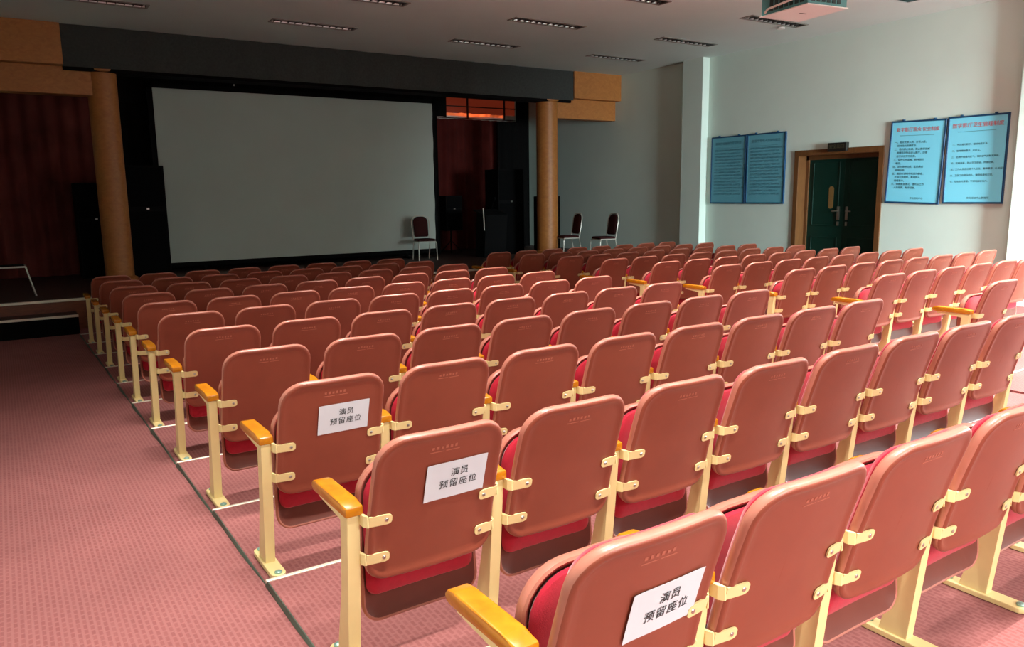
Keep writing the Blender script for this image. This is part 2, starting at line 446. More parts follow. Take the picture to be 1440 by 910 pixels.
def make_seat():
    root = empty('theater_seat')
    b = bmesh.new()
    plate(b, .246, .238, 0, SLEN, .075, .105, [(.20, .001), (.14, .0), (.08, .0), (.05, .0), (.032, .0005), (.024, .004), (.016, .0065), (.009, .006), (.003, .001), (0, -.007), (0, -.016), (.003, -.024), (.009, -.030), (.018, -.033), (.03, -.033), (.08, -.031), (.15, -.031), (.20, -.031)], back_map)
    back = link_mesh('backrest', b, M['shell'], root, True)
    def rim_highlight(o, i0, i1):
        me = o.data; me.materials.append(M['rim_highlight']); n = 40
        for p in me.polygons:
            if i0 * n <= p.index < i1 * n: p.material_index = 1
    rim_highlight(back, 8, 12)
    b = bmesh.new()
    plate(b, .246, .238, 0, SLEN, .075, .105, [(.05, -.029), (.034, -.036), (.032, -.046), (.038, -.057), (.055, -.066), (.08, -.072), (.12, -.075), (.2, -.077)], back_map)
    link_mesh('back_cushion', b, M['cushion'], back, True)
    b = bmesh.new()                                          # embossed line and mark below the top edge
    def rel(x0, x1, s0, s1):
        v = [b.verts.new(back_map(x, s, h)) for h in (-.001, .0008) for x, s in ((x0, s0), (x1, s0), (x1, s1), (x0, s1))]
        b.faces.new(v[:4]); b.faces.new(v[4:])
        for i in range(4): b.faces.new((v[i], v[(i + 1) % 4], v[4 + (i + 1) % 4], v[4 + i]))
    rel(-.055, .055, SLEN - .083, SLEN - .080)
    for i in range(6): rel(-.05 + i * .017, -.05 + i * .017 + .009, SLEN - .071, SLEN - .062 + .002 * (i % 2))
    link_mesh('embossed_mark', b, M['mark'], back)
    b = bmesh.new()
    plate(b, .232, .226, 0, PLEN, .07, .13, [(.20, .0), (.10, .0), (.03, .004), (.012, .016), (.006, .018), (0, .012), (0, .0), (.005, -.02), (.02, -.034), (.06, -.042), (.12, -.045), (.20, -.046)], seat_map)
    seat = link_mesh('seat', b, M['pan'], root, True)
    rim_highlight(seat, 3, 7)
    b = bmesh.new()
    def cush_map(x, s, d): return seat_map(x, s, d)
    plate(b, .220, .212, .092, PLEN - .014, .05, .12, [(.03, .002), (.012, .008), (.006, .018), (.012, .028), (.03, .036), (.06, .04), (.12, .042), (.19, .042)], cush_map)
    link_mesh('seat_cushion', b, M['cushion'], seat, True)
    b = bmesh.new(); tube(b, [(.01, .225, .40), (2 * CX - .01, .225, .40)], .011, 8); link_mesh('hinge_bar', b, M['black'], root, True)
    # brackets: cream straps from the side posts to the back of the shell
    for sx in (-1, 1):
        for zc in (.577, .432):
            b = bmesh.new()
            sc = (zc - SZ0) / (SZ1 - SZ0) * SLEN
            def bmap(x, s, d):
                xx = sx * (.222 + x)                          # x runs from the shell (-) to the post (+)
                p = back_map(sx * .2, s, d + .0025); q = back_map(xx, s, d + .0025)
                return (CX + xx, min(q[1], p[1] + .006), q[2])
            xs_ = [-.055 + .018 * (1 - cos(pi / 2 * i / 4)) for i in range(5)] + [-.02, 0, .009, .0115, .014, .0165, .019, .0225]
            cols = []
            for i, xx_ in enumerate(xs_):
                hh_ = .0195 * sin(pi / 2 * (.25 + .75 * i / 4)) if i < 4 else .0195
                cols.append([b.verts.new(bmap(xx_, sc + q * hh_, dd)) for q, dd in ((-1, 0), (1, 0), (1, .005), (-1, .005))])
            for p_, q_ in zip(cols, cols[1:]):
                for i in range(4): b.faces.new((p_[i], p_[(i + 1) % 4], q_[(i + 1) % 4], q_[i]))
            b.faces.new(cols[0]); b.faces.new(list(reversed(cols[-1])))
            br = link_mesh('bracket', b, M['cream'], root)
            b = bmesh.new()
            c = Vector(bmap(-.036, sc, .005)); lathe(b, [(.007, .001), (.007, -.0015), (.004, -.003)], c, 10, 'Y')
            link_mesh('screw', b, M['steel'], br)
    add_standard(root, 0)
    return root

def add_flange(root, post, x, sides):
    x -= 0.02
    for sd in sides:
        for zc, yy in ((.577, .170), (.432, .190)):
            b = bmesh.new()
            yr = back_map(.2, (zc - SZ0) / (SZ1 - SZ0) * SLEN, .0025)[1] + .006
            xa, xb = x + sd * .0345, x + sd * .0205
            prism(b, [(xa, yr - .005, zc - .0195), (xa, yr, zc - .0195), (x + sd * .026, yy, zc - .0195), (xb, yy, zc - .0195), (xb, yr + .012, zc - .0195), (x + sd * .030, yr - .005, zc - .0195)], (0, 0, .039))
            link_mesh('post_flange', b, M['cream'], post)
def add_standard(root, x, flange=(1,)):
    x0_ = x
    x -= 0.02
    b = bmesh.new()
    prof = [(.150, .590), (.215, .590), (.222, .45), (.236, .30), (.272, .17), (.312, .022), (.205, .022), (.188, .20), (.166, .42)]
    prism(b, [(x - .022, y, z) for y, z in prof], (.044, 0, 0), .003)
    post = link_mesh('side_post', b, M['cream'], root)
    add_flange(root, post, x0_, flange)
    b = bmesh.new()                                          # foot bar with rounded ends
    n = 8; pl = []
    for kk in range(n + 1):
        a = pi + pi * kk / n; pl.append((x + .033 * cos(a), .094 + .033 * sin(a), .002))
    for kk in range(n + 1):
        a = pi * kk / n; pl.append((x + .033 * cos(a), .356 + .033 * sin(a), .002))
    prism(b, pl, (0, 0, .022), .003)
    foot = link_mesh('foot', b, M['cream'], root)
    b = bmesh.new()
    for y in (.088, .362): lathe(b, [(.017, 0), (.017, .006), (.009, .011)], (x, y, .024), 12)
    link_mesh('floor_bolt', b, M['bolt'], foot, True)
    b = bmesh.new()                                          # armrest
    prism(b, [(x - .031, y, z) for y, z in ((.140, .592), (.140, .626), (.20, .632), (.42, .634), (.455, .628), (.470, .610), (.462, .594), (.44, .590))], (.062, 0, 0), .006)
    link_mesh('armrest', b, M['arm'], root, True)
    b = bmesh.new()
    prism(b, [(x - .018, y, z) for y, z in ((.20, .592), (.43, .592), (.43, .574), (.24, .560), (.20, .55))], (.036, 0, 0), .002)
    link_mesh('arm_support', b, M['cream'], post)

proto = make_seat()
rownames = ['the row nearest the camera', 'the second row from the camera', 'the third row from the camera', 'the fourth row from the camera', 'the fifth row from the camera',
            'the sixth row from the stage', 'the fifth row from the stage', 'the fourth row from the stage', 'the third row from the stage', 'the second row from the stage', 'the front row by the stage']
seats = {}
first = True
last_proto = mid_proto = None
plan = []
for r in range(11):
    for c in range(8):
        if r == 0 and c > 5: continue
        plan.append((0, r, c))
    for c in range(8):
        if r < 2 or (r == 2 and c > 0) or (r == 3 and c > 5): continue
        plan.append((1, r, c))
for b_, r, c in plan:
    if first: o = proto; first = False
    elif c == 7:
        if last_proto is None:
            o = copy_tree(mid_proto); add_standard(o, W, (-1,)); last_proto = o
        else: o = copy_tree(last_proto)
    elif c == 0: o = copy_tree(proto)
    elif mid_proto is None:
        o = copy_tree(proto); mid_proto = o
        add_flange(o, [q for q in o.children if q.name.startswith('side_post')][0], 0, (-1,))
    else: o = copy_tree(mid_proto)
    o.location = (c * W + b_ * B2, r * RP, SL * r)
    seats[(b_, r, c)] = o
    num = ords[c]
    if b_ == 0 and c == 0 and r <= 2:
        lab = ['brown folding seat with a white paper notice, at carpet aisle in row nearest camera',
               'brown folding seat carrying a white paper notice, at carpet aisle in second row from camera',
               'brown folding seat carrying a white paper notice, at carpet aisle in third row from camera'][r]
    elif b_ == 0:
        lab = 'brown folding seat, %s from the open carpet aisle, in %s' % (num, rownames[r])
    else:
        lab = 'brown folding seat, %s from the door wall, in %s' % (ords[7 - c], rownames[r])
    tag(o, lab, 'theater seat', 'folding seats beside the carpet aisle' if b_ == 0 else 'folding seats by the door wall')

# ------------------------------------------------------------------ paper notices taped on three backrests
def make_notice(r, xc, zc, rot, label):
    s_c = (zc - SZ0) / (SZ1 - SZ0) * SLEN
    base = Vector((0, r * RP, SL * r))
    root = empty('paper_notice', Vector(back_map(xc, s_c - .07, .006)) + base)
    inv = -root.location
    pw, ph = .118, .073
    ca, sa = cos(rot), sin(rot)
    def pm(u, v, d): return Vector(back_map(xc + u * ca - v * sa, s_c + u * sa + v * ca, d)) + base + inv
    b = bmesh.new(); n = 10; g = []
    for lay in (.0035, .0042):
        g.append([[b.verts.new(pm(-pw + 2 * pw * i / n, -ph + 2 * ph * j / 4, lay + .003 * (abs(i / n - .5) * 2) ** 6)) for i in range(n + 1)] for j in range(5)])
    for gl in g:
        for j in range(4):
            for i in range(n): b.faces.new((gl[j][i], gl[j][i + 1], gl[j + 1][i + 1], gl[j + 1][i]))
    rim = lambda gl: [gl[0][i] for i in range(n + 1)] + [gl[j][n] for j in range(1, 5)] + [gl[4][i] for i in range(n - 1, -1, -1)] + [gl[j][0] for j in range(3, 0, -1)]
    ra, rb = rim(g[0]), rim(g[1])
    for i in range(len(ra)): b.faces.new((ra[i], ra[(i + 1) % len(ra)], rb[(i + 1) % len(ra)], rb[i]))
    link_mesh('sheet', b, M['paper'], root)
    for body, vv, sp in (('演员', .026, 1.05), ('预留座位', -.018, 1.2)):
        me = text_mesh(body, .035, spacing=sp)
        for v in me.vertices:
            v.co = pm(v.co.x + .010, v.co.y + vv, .0056)
        me.materials.clear(); me.materials.append(M['ink'])
        o = bpy.data.objects.new('printed_text', me); COL.objects.link(o); o.parent = root
    tag(root, label, 'paper notice', 'white paper notices on the seat backs')
make_notice(0, .065, .642, .0, 'white paper notice with black Chinese printing on the aisle seat nearest the camera')
make_notice(1, .058, .678, .0, 'white paper notice with black Chinese printing on the aisle seat, second row from camera')
make_notice(2, .045, .682, .0, 'white paper notice with black Chinese printing on the aisle seat, third row from camera')

# ------------------------------------------------------------------ stage
bm = bmesh.new(); box(bm, (XL, YST + .03, -0.6), (XR, YW, ZST)); structure('floor_stage', bm, M['stage'])
bm = bmesh.new(); box(bm, (XL, YST, -0.5), (XR, YST + .03, ZST - .03), .002); structure('trim_70', bm, M['riser'])
bm = bmesh.new(); box(bm, (XL, YST - .02, ZST - .03), (XR, YST + .04, ZST + .006), .004); structure('trim_71', bm, M['nosing'])
st = empty('stage_step', (-.65, 11.43, ramp(11.43)))
zt = .0 - ramp(11.43)
bm = bmesh.new(); box(bm, (-.67, -.14, 0), (.58, .27, zt - .03)); link_mesh('step_box', bm, M['black'], st)
bm = bmesh.new(); box(bm, (-.67, -.15, zt - .03), (.58, .27, zt), .003); link_mesh('tread', bm, M['stage'], st)
bm = bmesh.new(); box(bm, (-.67, -.165, zt - .03), (.58, -.15, zt + .004), .002); link_mesh('edge_strip', bm, M['nosing'], st)
tag(st, 'low dark step with a pale edge in front of the stage at the carpet aisle', 'step')

# proscenium: orange end beams, dark valance, two round columns
bm = bmesh.new(); box(bm, (XL, 13.0, 3.66), (0.2, 13.5, ZC), .004); structure('beam_left', bm, M['orange'])
bm = bmesh.new(); box(bm, (10.13, 13.0, 3.69), (XR, 13.5, ZC), .004); structure('beam_right', bm, M['orange'])
bm = bmesh.new(); box(bm, (XL, 13.2, 3.24), (0.74, 13.5, 3.66), .004); structure('lintel_left', bm, M['orange'])
bm = bmesh.new(); box(bm, (9.62, 13.2, 3.26), (XR, 13.5, 3.69), .004); structure('lintel_right', bm, M['orange'])
for nm, cx, rr in (('column_left', .745, .22), ('column_right', 9.62, .24)):
    bm = bmesh.new(); lathe(bm, [(rr + .05, ZST), (rr + .05, ZST + .12), (rr + .01, ZST + .14), (rr, ZST + .15), (rr, 3.60), (rr + .035, 3.62), (rr + .045, 3.68), (rr + .03, 3.70)], (cx, 13.35, 0), 40)
    structure(nm, bm, M['orange'], True)

def curtain(name, x0, x1, y, z0, z1, mat, amp=.06, wl=.22, label=None, cat='curtain', seed=0, group=None):
    rnd = random.Random(seed); bm = bmesh.new()
    n = max(12, int((x1 - x0) / wl * 8)); ph = rnd.random() * 6
    va = []
    for i in range(n + 1):
        x = x0 + (x1 - x0) * i / n
        col = []
        for j, tz in enumerate((0, .3, .7, 1)):
            a = amp * (1.15 - .5 * tz)
            yy = y + a * sin(2 * pi * (x - x0) / wl + ph + .6 * sin(1.7 * x)) + .3 * a * sin(5.1 * x + ph)
            col.append((x, yy, z0 + (z1 - z0) * tz))
        va.append(col)
    f = [[bm.verts.new(p) for p in c] for c in va]; bk = [[bm.verts.new((p[0], p[1] + .012, p[2])) for p in c] for c in va]
    for g, s in ((f, 1), (bk, -1)):
        for p, q in zip(g, g[1:]):
            for j in range(3): bm.faces.new((p[j], q[j], q[j + 1], p[j + 1]))
    for i in range(n):
        bm.faces.new((f[i][0], f[i + 1][0], bk[i + 1][0], bk[i][0])); bm.faces.new((f[i][3], f[i + 1][3], bk[i + 1][3], bk[i][3]))
    for i in (0, n):
        for j in range(3): bm.faces.new((f[i][j], f[i][j + 1], bk[i][j + 1], bk[i][j]))
    o = link_mesh(name, bm, mat, None, True)
    tag(o, label, cat, group); return o
curtain('stage_valance', .2, 10.13, 13.04, 3.64, ZC - .002, M['valance'], .012, .5, 'long charcoal valance curtain hung along the ceiling over the stage opening', 'valance', 1)
bm = bmesh.new(); box(bm, (.2, 13.12, 3.60), (10.13, 13.5, ZC)); structure('beam_center', bm, M['black_cloth'])
curtain('backdrop_curtain', XL + .02, 1.25, 15.75, ZST + .01, ZC - .01, M['wine_cloth'], .05, .3, 'wine-brown curtain hanging behind the column next to the carpet aisle', 'curtain', 3)
curtain('border_curtain', 1.0, 8.15, 15.3, 3.40, ZC - .005, M['black_cloth'], .03, .4, 'black border curtain above the projection screen', 'curtain', 4)
curtain('wing_curtain', 1.2, 1.95, 15.45, ZST + .01, ZC - .01, M['black_cloth'], .05, .25, 'black wing curtain beside the screen edge behind the tall loudspeaker', 'curtain', 5)
curtain('wing_curtain', 7.58, 7.95, 15.45, ZST + .01, ZC - .01, M['black_cloth'], .04, .2, 'narrow black curtain strip between the screen and the dark red curtain', 'curtain', 6)
curtain('backdrop_curtain', 8.0, 11.2, 16.6, ZST + .01, 3.50, M['red_cloth'], .05, .24, 'dark red pleated curtain below the glowing window', 'curtain', 7)
curtain('wing_curtain', 10.2, 11.0, 16.3, ZST + .01, 3.45, M['black_cloth'], .05, .3, 'black curtain between the dark red curtain and the round column', 'curtain', 8)
curtain('wing_curtain', 10.85, 11.25, 16.42, ZST + .01, ZC - .01, M['black_cloth'], .03, .2, 'narrow black curtain at the white wall beyond the glowing window', 'curtain', 12)
# black masking behind the screen
curtain('masking_curtain', 1.6, 7.9, 15.62, ZST + .01, ZC - .01, M['black_cloth'], .03, .5, 'black curtain showing in a strip under and around the screen', 'curtain', 9)

# projection screen (cloth in a black frame)
SX0, SX1, SZA, SZB, SY = 1.76, 7.60, .37, 3.64, 15.0
sc = empty('projection_screen', ((SX0 + SX1) / 2, SY, SZA))
tag(sc, 'large grey-white projection screen in the middle of the dark stage', 'projection screen')
hw = (SX1 - SX0) / 2; hh = SZB - SZA
bm = bmesh.new(); nx, nz = 60, 34; g = []
rnd = random.Random(3)
for j in range(nz + 1):
    row = []
    for i in range(nx + 1):
        u = i / nx; v = j / nz
        wr = .010 * sin(26 * u + 9 * v) * max(0, 1 - v * 5) + .012 * sin(30 * v + 14 * u) * max(0, 1 - (1 - u) * 6) + .004 * sin(9 * u + 3 * v)
        row.append(bm.verts.new((-hw + 2 * hw * u, wr, hh * v)))
    g.append(row)
for j in range(nz):
    for i in range(nx): bm.faces.new((g[j][i], g[j][i + 1], g[j + 1][i + 1], g[j + 1][i]))
cl = link_mesh('screen_cloth', bm, M['screen'], sc, True)
bm = bmesh.new()
for a, b in (((-hw - .09, .03, -.09), (hw + .09, .08, -.005)), ((-hw - .09, .03, hh + .005), (hw + .09, .08, hh + .09)), ((-hw - .09, .03, -.09), (-hw - .003, .08, hh + .09)), ((hw + .003, .03, -.09), (hw + .09, .08, hh + .09))):
    box(bm, a, b)
link_mesh('screen_frame', bm, M['black'], sc)
bm = bmesh.new()
for x in (-2.2, 2.2):
    box(bm, (x - .03, .04, ZST - SZA), (x + .03, .08, -.09)); box(bm, (x - .03, -.12, ZST - SZA), (x + .03, .25, ZST - SZA + .03))
link_mesh('stand', bm, M['black'], sc)
bm = bmesh.new(); lathe(bm, [(.016, 0), (.016, .02), (.009, .03)], (-hw + 1.5, .02, hh + .14), 10, 'Y'); link_mesh('hook', bm, M['tube'], sc)

# window with glow behind the stage
wn = empty('window_1', (9.4, YW - .03, 3.56)); wn['kind'] = 'structure'
bm = bmesh.new(); box(bm, (-1.05, -.02, .13), (1.75, -.005, .62)); link_mesh('window_blind', bm, M['blind'], wn)
bm = bmesh.new(); n = 40; va = []
for i in range(n + 1):
    x = -1.0 + 2.4 * i / n; h = .03 + .008 * sin(9 * x) + .006 * sin(23 * x)
    va.append((bm.verts.new((x, -.024, .06)), bm.verts.new((x, -.024, .06 + h + .04))))
for p, q in zip(va, va[1:]): bm.faces.new((p[0], q[0], q[1], p[1]))
link_mesh('window_pane', bm, M['pane'], wn)
bm = bmesh.new()
for x in (-1.06, -.72, .26, 1.4): box(bm, (x - .02, -.06, .0), (x + .02, -.026, .66))
for z in (.0, .30, .64): box(bm, (-1.08, -.058, z - .012), (1.75, -.028, z + .012))
link_mesh('window_frame', bm, M['dark_frame'], wn)

# ------------------------------------------------------------------ loudspeakers
def speaker(name, x, y, z, w, d, h, label, rz=0, horn=True):
    root = empty(name, (x, y, z), rz)
    b = bmesh.new(); box(b, (-w/2, 0, 0), (w/2, d, h), .012); body = link_mesh('cabinet', b, M['black'], root)
    b = bmesh.new(); box(b, (-w/2 + .025, -.012, .03), (w/2 - .025, .002, h * .60), .006); link_mesh('woofer_grille', b, M['black_grille'], root)
    b = bmesh.new(); box(b, (-w/2 + .025, -.012, h * .64), (w/2 - .025, .002, h - .03), .006); gr = link_mesh('horn_grille', b, M['black_grille'], root)
    b = bmesh.new(); box(b, (-.02, -.017, h * .615), (.02, .001, h * .63)); link_mesh('badge', b, M['steel'], root)
    b = bmesh.new()
    for sx in (-1, 1):
        box(b, (sx * w/2 - .012, d * .35, h * .5), (sx * w/2 + .012, d * .65, h * .53))
    link_mesh('handle', b, M['black'], root)
    tag(root, label, 'loudspeaker', 'black loudspeakers on the stage'); return root
speaker('loudspeaker', 1.36, 14.0, ZST, .62, .6, 2.0, 'tall black loudspeaker beside the screen edge, next to the slimmer orange column')
speaker('loudspeaker', .62, 14.9, ZST, .62, .5, 1.72, 'black loudspeaker half hidden behind the column by the carpet aisle', 0)
speaker('loudspeaker', 9.33, 14.4, ZST, .72, .6, 2.0, 'tall black loudspeaker behind the round column on the door side of the stage')
speaker('loudspeaker', 10.15, 13.9, ZST, .50, .4, 1.36, 'narrow black loudspeaker between the round column and the white wall')
speaker('loudspeaker', 8.45, 15.6, ZST + .55, .46, .4, .85, 'small black loudspeaker on a stand before the dark red curtain')
sp = empty('speaker_stand', (8.45, 15.8, ZST)); tag(sp, 'black tripod stand under the small loudspeaker before the red curtain', 'stand')
bm = bmesh.new(); tube(bm, [(0, 0, .02), (0, 0, .55)], .02, 10); link_mesh('pole', bm, M['black'], sp)
for a in (0, 120, 240):
    bm = bmesh.new(); tube(bm, [(0, 0, .3), (.3 * cos(radians(a)), .3 * sin(radians(a)), .012)], .011, 8); link_mesh('leg', bm, M['black'], sp)

# lectern with a pale metal edge
lc = empty('lectern', (8.55, 14.1, ZST)); tag(lc, 'dark lectern with a thin pale metal upright on the stage by the tall loudspeaker', 'lectern')
bm = bmesh.new(); prism(bm, [(-.30, -.2, 0), (-.30, .2, 0), (-.24, .2, 1.05), (-.24, -.2, .95)], (.58, 0, 0), .006); link_mesh('body', bm, M['black'], lc)
bm = bmesh.new(); prism(bm, [(-.32, -.24, .93), (-.32, .24, 1.05), (-.32, .24, 1.08), (-.32, -.24, .96)], (.64, 0, 0), .004); link_mesh('top', bm, M['black'], lc)
bm = bmesh.new(); tube(bm, [(-.32, -.25, .62), (-.325, -.252, .8), (-.34, -.25, 1.12)], .012, 8); link_mesh('upright', bm, M['white_metal'], lc, True)
bm = bmesh.new(); tube(bm, [(.1, .1, 1.06), (.1, .05, 1.2), (.08, -.08, 1.3)], .007, 8); lathe(bm, [(.012, 0), (.018, .02), (.018, .06), (.01, .07)], (.08, -.08, 1.29), 10); link_mesh('microphone', bm, M['black'], lc)

# ------------------------------------------------------------------ banquet chairs on the stage
def arc(c, r, a0, a1, n, f): return [f(c[0] + r * cos(radians(a0 + (a1 - a0) * i / n)), c[1] + r * sin(radians(a0 + (a1 - a0) * i / n))) for i in range(n + 1)]
def make_chair():
    root = empty('banquet_chair')
    w, d, sh = .40, .42, .44                               # chair faces -Y; back at +Y
    for sx in (-1, 1):
        x = sx * (w/2 - .01)
        b = bmesh.new(); tube(b, [(x, -d/2 + .02, sh - .03), (x + sx * .015, -d/2 - .005, sh - .07), (x + sx * .02, -d/2 - .02, .02), (x + sx * .02, -d/2 - .02, .004)], .012, 8); link_mesh('leg', b, M['white_metal'], root, True)
        b = bmesh.new(); tube(b, [(x, d/2 - .04, sh - .03), (x, d/2 + .01, .2), (x, d/2 + .06, .004)], .012, 8); link_mesh('leg', b, M['white_metal'], root, True)
    b = bmesh.new(); tube(b, [(-w/2 + .01, -d/2 + .02, sh - .03), (w/2 - .01, -d/2 + .02, sh - .03), (w/2 - .01, d/2 - .03, sh - .03), (-w/2 + .01, d/2 - .03, sh - .03)], .011, 8, True); link_mesh('seat_frame', b, M['white_metal'], root, True)
    b = bmesh.new()
    plate(b, .205, .195, -d/2 - .01, d/2 - .02, .06, .04, [(.15, -.005), (.02, -.008), (.004, 0), (0, .016), (.008, .032), (.03, .042), (.08, .046), (.15, .047)], lambda x, s, dd: (x, s, sh - .015 + dd)); link_mesh('seat', b, M['dark_fabric'], root, True)
    def bk(x, z): return (x, d/2 - .03 + .16 * (z - sh), z)
    pts = [bk(-w/2 + .01, sh - .03)] + [bk(-w/2 - .005, sh + .2)] + arc((-w/2 + .125, .83), .13, 180, 90, 6, bk) + arc((w/2 - .125, .83), .13, 90, 0, 6, bk) + [bk(w/2 + .005, sh + .2), bk(w/2 - .01, sh - .03)]
    b = bmesh.new(); tube(b, pts, .012, 8); link_mesh('back_frame', b, M['white_metal'], root, True)
    b = bmesh.new()
    plate(b, .165, .175, .50, .945, .04, .12, [(.12, -.02), (.03, -.018), (.006, -.008), (0, 0), (.006, .012), (.03, .024), (.12, .026)], lambda x, s, dd: (x, d/2 - .03 + .16 * (s - sh) - dd, s)); link_mesh('backrest', b, M['dark_fabric'], root, True)
    return root
ch = make_chair()
spots = [(6.95, 14.3, ZST, -8, 'dark maroon chair with pale metal frame standing before the screen corner'),
         (9.95, 13.0, ZST, -100, 'dark maroon chair with pale metal frame standing next to the round column'),
         (10.25, 12.1, ZST, -98, 'dark maroon chair with pale metal frame standing alone against the white wall')]
for i, (x, y, z, a, lab) in enumerate(spots):
    o = ch if i == 0 else copy_tree(ch)
    o.location = (x, y, z + .004); o.rotation_euler = (0, 0, radians(a)); tag(o, lab, 'chair', 'chairs on the stage')

# stool with pale legs at the aisle side of the stage
so = empty('stool', (-.78, 12.5, ZST + .004)); tag(so, 'dark-topped stool with splayed pale metal legs on the stage by the carpet aisle', 'stool')
for sx in (-1, 1):
    bm = bmesh.new(); tube(bm, [(sx * .26, -.19, .01), (sx * .17, -.16, .44), (sx * .17, .16, .44), (sx * .26, .19, .01)], .013, 8); link_mesh('leg_frame', bm, M['white_metal'], so, True)
bm = bmesh.new(); tube(bm, [(-.17, -.16, .45), (.17, -.16, .45), (.17, .16, .45), (-.17, .16, .45)], .013, 8, True); link_mesh('seat_rail', bm, M['white_metal'], so, True)
bm = bmesh.new(); box(bm, (-.155, -.145, .435), (.155, .145, .475), .012); link_mesh('seat', bm, M['black'], so)

# ------------------------------------------------------------------ door in the right wall
dr = empty('door_1', (XR, (DY0 + DY1) / 2, DZ0)); dr['kind'] = 'structure'
yc = (DY0 + DY1) / 2; hwd = (DY1 - DY0) / 2; dh = DZ1 - DZ0
RD = .27                                                   # depth of the reveal
bm = bmesh.new()
for sy in (-1, 1):
    y0, y1 = sorted((sy * (hwd + .06), sy * (hwd - .03)))
    box(bm, (-.025, y0, 0), (.0, y1, dh + .07), .003)
    y0, y1 = sorted((sy * hwd, sy * (hwd - .025)))
    box(bm, (-.0, y0, 0), (RD, y1, dh), 0)
    y0, y1 = sorted((sy * (hwd - .02), sy * (hwd - .085)))
    box(bm, (RD - .06, y0, 0), (RD + .02, y1, dh), .003)
box(bm, (-.027, -hwd - .06, dh - .03), (.0, hwd + .06, dh + .07), .003); box(bm, (0, -hwd, dh - .025), (RD, hwd, dh)); box(bm, (RD - .06, -hwd + .02, dh - .1), (RD + .02, hwd - .02, dh - .02), .003)
link_mesh('door_frame', bm, M['doorframe'], dr)
for sy in (-1, 1):
    bm = bmesh.new()
    y0, y1 = sorted((sy * .0015, sy * (hwd - .08)))
    box(bm, (RD - .03, y0, .01), (RD + .015, y1, dh - .095), .002)
    m_ = (y0 + y1) / 2; q = (y1 - y0) / 2 - .09
    for za, zb in ((.2, .95), (1.15, 2.3)):
        for a, b in (((y0 + .09, za), (y1 - .09, za + .02)), ((y0 + .09, zb - .02), (y1 - .09, zb)), ((y0 + .09, za), (y0 + .11, zb)), ((y1 - .11, za), (y1 - .09, zb))):
            box(bm, (RD - .042, a[0], a[1]), (RD - .029, b[0], b[1]), .003, 1)
    lf = link_mesh('door_leaf', bm, M['door'], dr)
    bm = bmesh.new()
    yh = sy * .085
    box(bm, (RD - .058, yh - .022, 1.26), (RD - .03, yh + .022, 1.50), .004); box(bm, (RD - .058, yh - .018, 1.16), (RD - .03, yh + .018, 1.23), .004)
    tube(bm, [(RD - .05, yh, 1.42), (RD - .085, yh, 1.42), (RD - .088, yh + sy * .10, 1.415)], .010, 8)
    link_mesh('door_handle', bm, M['steel'], lf, True)
bm = bmesh.new()                                            # narrow sight glass in the far leaf
yv = .25
pts = [(RD - .036, yv + .05 * cos(a) , 1.66 + (.15 if sin(a) >= 0 else -.15) + .05 * sin(a)) for a in [2 * pi * i / 20 for i in range(20)]]
prism(bm, pts, (.006, 0, 0)); link_mesh('sight_glass', bm, M['glass_amber'], dr)

ex = empty('exit_sign', (XR - .03, 7.26, DZ1 + .045)); tag(ex, 'small unlit black exit sign above the green double door', 'exit sign')
bm = bmesh.new(); box(bm, (-.06, -.18, -.03), (.028, .18, .12), .006); link_mesh('sign_box', bm, M['sign'], ex)
def wall_text(parent, name, body, size, y, z, mat, x=-.001, align='CENTER', spacing=1.0, line=1.0):
    """lettering on a board that faces -X (text runs to -Y)"""
    me = text_mesh(body, size, align, spacing, line)
    for v in me.vertices: v.co = Vector((x, y - v.co.x, z + v.co.y))
    me.materials.clear(); me.materials.append(mat)
    o = bpy.data.objects.new(name, me); COL.objects.link(o); o.parent = parent; return o
wall_text(ex, 'lettering', '安全出口', .075, 0, .05, M['sign_ink'], -.062)

# ------------------------------------------------------------------ notice boards
def board(y0, y1, z0, z1, face, label, title, body, foot, inkm, titlem, title_size, sparse, tilt=0.0, group=None):
    w = (y1 - y0); h = z1 - z0
    root = empty('notice_board', (XR - .032, (y0 + y1) / 2, z0)); root.rotation_euler = (tilt, 0, 0)
    b = bmesh.new(); box(b, (.004, -w/2 + .012, .012), (.026, w/2 - .012, h - .012)); link_mesh('panel', b, face, root)
    b = bmesh.new(); f = .026
    for a, c in (((-.006, -w/2, 0), (.028, w/2, f)), ((-.006, -w/2, h - f), (.028, w/2, h)), ((-.006, -w/2, f), (.028, -w/2 + f, h - f)), ((-.006, w/2 - f, f), (.028, w/2, h - f))):
        box(b, a, c, .003, 1)
    link_mesh('frame', b, M['board_frame'], root)
    for q in (-.28, .28):
        b = bmesh.new(); box(b, (-.004, q * w - .018, h), (.03, q * w + .018, h + .022), .003, 1); lathe(b, [(.007, .004), (.007, -.006)], (-.004, q * w, h + .012), 8, 'X'); link_mesh('hanger', b, M['board_frame'], root)
    wall_text(root, 'title_text', title, title_size, 0, h - .145, titlem, .0005)
    b = bmesh.new(); box(b, (.0005, -w * .30, h - .235), (.005, w * .32, h - .231)); link_mesh('rule_line', b, inkm, root)
    wall_text(root, 'printed_text', body, .039 if sparse < 2 else .034, w/2 - .09, h - .275 - (h - .46) / 2, inkm, .0005, 'LEFT', 1.0, sparse if sparse else 1.0)
    if foot: wall_text(root, 'footer_text', foot, .036, -.08, .085, inkm, .0005)
    tag(root, label, 'notice board', group)
    return root
G = 'blue notice boards on the door wall'
